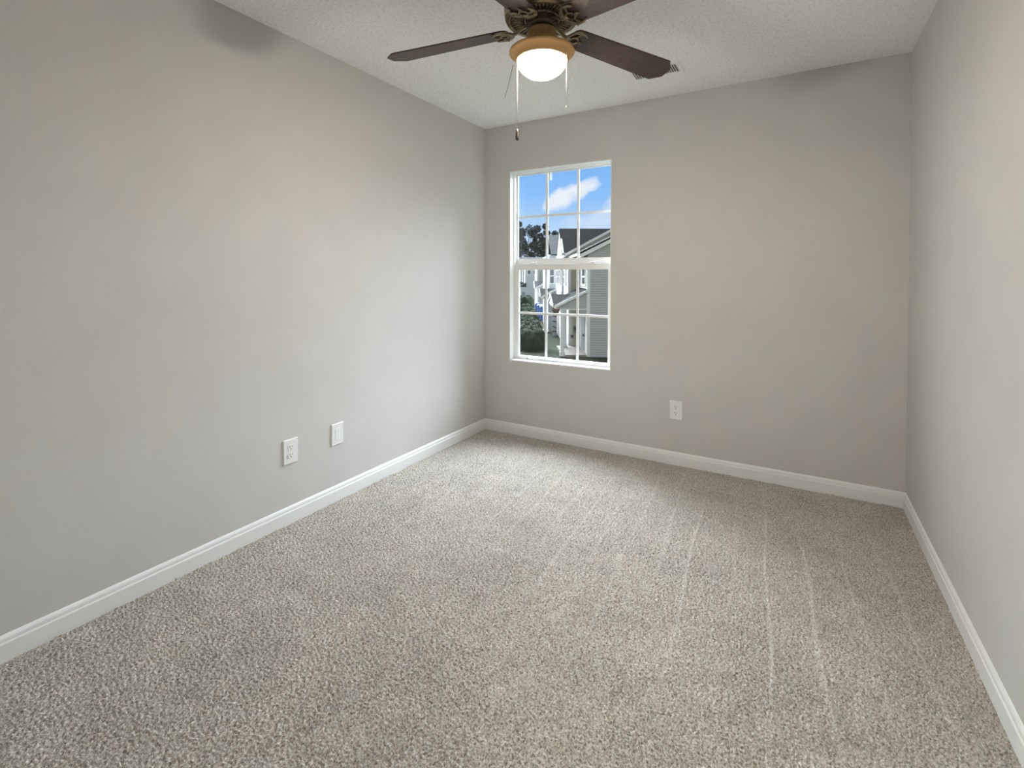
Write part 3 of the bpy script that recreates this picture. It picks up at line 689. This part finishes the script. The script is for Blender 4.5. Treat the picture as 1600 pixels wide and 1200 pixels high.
# --- shrubs
bush_rng = np.random.default_rng(5)
def shrub(u, v, r, h, label, squash=1.0, name='clipped_shrub', group='clipped shrubs along the townhouses'):
    b = MB(); c = OUT((u, v, GZ)); nu, nv = 36, 16; vs = []; fs = []
    ph = bush_rng.uniform(0, 6, 12)
    for j in range(nv+1):
        q = PI/2*j/nv
        for i in range(nu):
            a = 2*PI*i/nu
            k = 1+.04*math.sin(3*a+ph[0]+q*2)+.03*math.sin(7*a+ph[1]-q*5)+.035*bush_rng.standard_normal()*.6
            rr = r*k*math.cos(q)**.55 if q < PI/2-1e-6 else 0.001
            vs.append((c.x+rr*math.cos(a), c.y+rr*math.sin(a)*squash, GZ+h*k*math.sin(q)**.8))
    for j in range(nv):
        for i in range(nu): fs.append((j*nu+i, j*nu+(i+1) % nu, (j+1)*nu+(i+1) % nu, (j+1)*nu+i))
    b.add(vs, fs, True)
    # sprigs standing proud of the clipped surface
    n = 900
    for _ in range(n):
        a = bush_rng.uniform(0, 2*PI); q = math.asin(bush_rng.uniform(0.02, 1)); rr = r*math.cos(q)**.55*1.01
        p = Vector((c.x+rr*math.cos(a), c.y+rr*math.sin(a)*squash, GZ+h*math.sin(q)**.8))
        s = .035; d1 = Vector(bush_rng.standard_normal(3)).normalized()*s; d2 = Vector(bush_rng.standard_normal(3)).normalized()*s
        b.add([p-d1, p+d2, p+d1], [(0, 1, 2)])
    o = b.build(name, M['bush']); tag(o, label, 'shrub', group)
    return o
names = ['nearest', 'second nearest', 'third nearest', 'fourth nearest', 'fifth nearest', 'sixth nearest', 'seventh nearest', 'farthest']
for nm, (u, v, r, h) in zip(names, ((1.08, 27.2, .88, 1.16), (1.12, 29.7, .86, 1.14), (1.18, 32.2, .86, 1.15), (1.24, 34.6, .86, 1.15), (1.32, 38.2, .88, 1.15), (1.40, 42.0, .88, 1.16), (1.48, 46.5, .90, 1.16), (1.55, 51.6, .80, 1.18))):
    shrub(u, v, r, h, nm+' rounded dark green shrub in the hedge row outside the window')
shrub(1.9, 63, 1.0, 1.6, 'loose brownish shrub beyond the hedge row, before the far houses')
shrub(0.9, 66, 1.2, 1.5, 'low dark shrub left of the loose one, before the far houses')

# --- wheeled bins
def bin_(u, v, label):
    r = thing('wheeled_bin', OUT((u, v, GZ)), label, 'bin', 'blue wheeled bins')
    b = MB(OUT); solid(b, [(u-.24, v-.24, GZ+.08), (u+.24, v-.24, GZ+.08), (u+.24, v+.24, GZ+.08), (u-.24, v+.24, GZ+.08)], [(u-.30, v-.32, GZ+1.32), (u+.30, v-.32, GZ+1.32), (u+.30, v+.32, GZ+1.32), (u-.30, v+.32, GZ+1.32)])
    b.build('body', M['bluebin'], r)
    b = MB(OUT); solid(b, [(u-.33, v-.36, GZ+1.33), (u+.33, v-.36, GZ+1.33), (u+.33, v+.36, GZ+1.33), (u-.33, v+.36, GZ+1.33)], [(u-.26, v-.30, GZ+1.43), (u+.26, v-.30, GZ+1.43), (u+.26, v+.30, GZ+1.46), (u-.26, v+.30, GZ+1.46)]); b.build('lid', M['bluebin'], r)
    for s in (-1, 1):
        b = MB(OUT); b.tube([(u+s*.20, v+.26, GZ+.11), (u+s*.28, v+.26, GZ+.11)], .11, 14); b.build('wheel', M['tyre'], r)
bin_(2.62, 49.2, 'farther of the blue wheeled bins, beside the fifth townhouse porch'.replace('porch', 'front'))
bin_(2.72, 46.4, 'blue wheeled bin standing in front of the farther one')
bin_(2.88, 44.6, 'nearest blue wheeled bin, partly behind the window bar')

# --- small things by the porches
lr = thing('rung_panel', OUT((2.7, 33.6, GZ)), 'narrow pale panel with slanted dark rungs beside the porch', 'panel')
MB(OUT).box(2.79, 3.09, 33.55, 33.62, GZ, -.60).build('board', M['pale'], lr)
for i in range(6):
    z = -1.05-.36*i
    b = MB(OUT); sl = -.05 if i < 3 else (-.12 if i == 3 else .02)
    b.tube([(2.80, 33.52, z), (3.07, 33.52, z+sl)], .035, 6); b.build('rung', M['slot'], lr)
hb = thing('hanging_basket', OUT((2.75, 30.5, -.45)), 'dark red flowers in a hanging basket at the porch corner', 'basket')
b = MB(OUT); b.lathe([(0, -.95), (.10, -.94), (.17, -.85), (.2, -.76), (0, -.76)], (2.62, 29.0), 16); b.build('pot', M['bark'], hb)
b = MB(OUT)
vs = []; fs = []
for j in range(11):
    for i in range(20):
        q, a = PI*j/10, 2*PI*i/20; rr = .20*(1+.22*bush_rng.standard_normal()*(0 < j < 10))
        vs.append((2.62+rr*math.sin(q)*math.cos(a), 29.0+rr*math.sin(q)*math.sin(a), -.68+rr*.8*math.cos(q)))
for j in range(10):
    for i in range(20): fs.append((j*20+i, j*20+(i+1) % 20, (j+1)*20+(i+1) % 20, (j+1)*20+i))
b.add(vs, fs)
b.build('flowers', M['basket'], hb)
b = MB(OUT)
for a in (0, 2.1, 4.2): b.tube([(2.62+.18*math.cos(a), 29+.18*math.sin(a), -.77), (2.62, 29.0, -.30)], .008, 4)
b.build('hanger', M['slot'], hb)
def meter(u, z, w, h, label):
    r = thing('utility_meter', OUT((u, 27.95, z)), label, 'meter', 'utility meters under the porch')
    MB(OUT).box(u-w/2, u+w/2, 27.86, 27.958, z-h/2, z+h/2).build('box', M['meter'], r)
    b = MB(OUT); b.tube([(u, 27.865, z+h*.1), (u, 27.79, z+h*.1)], w*.32, 14); b.build('dial', M['slot'], r)
meter(3.62, -1.75, .24, .40, 'upper grey utility meter on the wall under the porch')
meter(3.45, -2.15, .16, .22, 'lower small utility meter on the wall under the porch')

# --- trees beyond
def tree(u, v, h, r, trunk_h, label, n=6500, leaf=.21, seed=1):
    rg = np.random.default_rng(seed); c = OUT((u, v, GZ)); t = thing('tree', c, label, 'tree', 'trees beyond the townhouses')
    b = MB(); b.tube([(c.x, c.y, GZ), (c.x+.1, c.y, GZ+h*.4), (c.x-.1, c.y+.1, GZ+h*.75)], [.28, .2, .1], 8)
    cl = []
    for i in range(22):
        a = rg.uniform(0, 2*PI); zz = rg.uniform(trunk_h, h*.95); f = 1-((zz-(trunk_h+h)/2)/((h-trunk_h)/2))**2*.75
        rr = r*math.sqrt(max(f, .05))*rg.uniform(.35, .95); p = Vector((c.x+rr*math.cos(a), c.y+rr*math.sin(a), GZ+zz)); cl.append((p, rg.uniform(.7, 1.35)*r*.30))
        b.tube([(c.x, c.y, GZ+zz*.75), tuple(p)], [.07, .03], 5)
    b.build('trunk', M['bark'], t)
    N = n; k = rg.integers(0, len(cl), N); P = np.array([tuple(cl[i][0]) for i in k]); Q = np.array([cl[i][1] for i in k])
    dd = rg.standard_normal((N, 3)); dd /= np.linalg.norm(dd, axis=1)[:, None]; P = P+dd*(Q*rg.uniform(.2, 1, N)**.5)[:, None]
    e1 = rg.standard_normal((N, 3)); e1 /= np.linalg.norm(e1, axis=1)[:, None]; e2 = np.cross(e1, rg.standard_normal((N, 3))); e2 /= np.linalg.norm(e2, axis=1)[:, None]
    V = np.stack([P-e1*leaf, P+e2*leaf*.6, P+e1*leaf, P-e2*leaf*.6], 1).reshape(-1, 3)
    b = MB(); b.v = [tuple(x) for x in V]; b.f = [(4*i, 4*i+1, 4*i+2, 4*i+3) for i in range(N)]; b.smooth = [False]*N
    b.build('foliage', M['leaf'], t)
trees = [(0.2, 108, 17.0, 3.3, 4.5, 'tall dark tree at the left edge of the view, sky showing through its crown', 1),
         (3.6, 104, 16.2, 3.1, 2.0, 'dense dark tree second from the left behind the far houses', 2),
         (6.6, 110, 16.6, 2.9, 3.5, 'dark tree with an open crown third from the left', 3),
         (9.2, 112, 15.5, 2.6, 3.0, 'dark tree whose crown shows beside the grey roof', 4),
         (11.6, 100, 13.4, 2.2, 3.0, 'small treetop rising just behind the grey roof', 5),
         (15.2, 112, 15.2, 1.9, 4.0, 'small treetop peeking over the tall dark roof ridge', 6),
         (-4.5, 112, 14, 3.5, 3.0, 'dark tree farthest left beyond the window edge', 7),
         (1.9, 100, 12.0, 3.4, 0.6, 'lower leafy tree filling the gap left of the dense one', 8),
         (7.4, 100, 12.0, 3.4, 0.6, 'lower leafy tree filling the gap right of the dense one', 9)]
for (u, v, h, r, th, lab, sd), q in zip(trees, (1.13, 1.31, 1.13, 1.31, 1.13, 1.13, 1.13, 1.09, 1.09)): tree(u*q, v*q, 4.04+(h-4.04)*q, r*q*.97, th, lab, seed=sd)
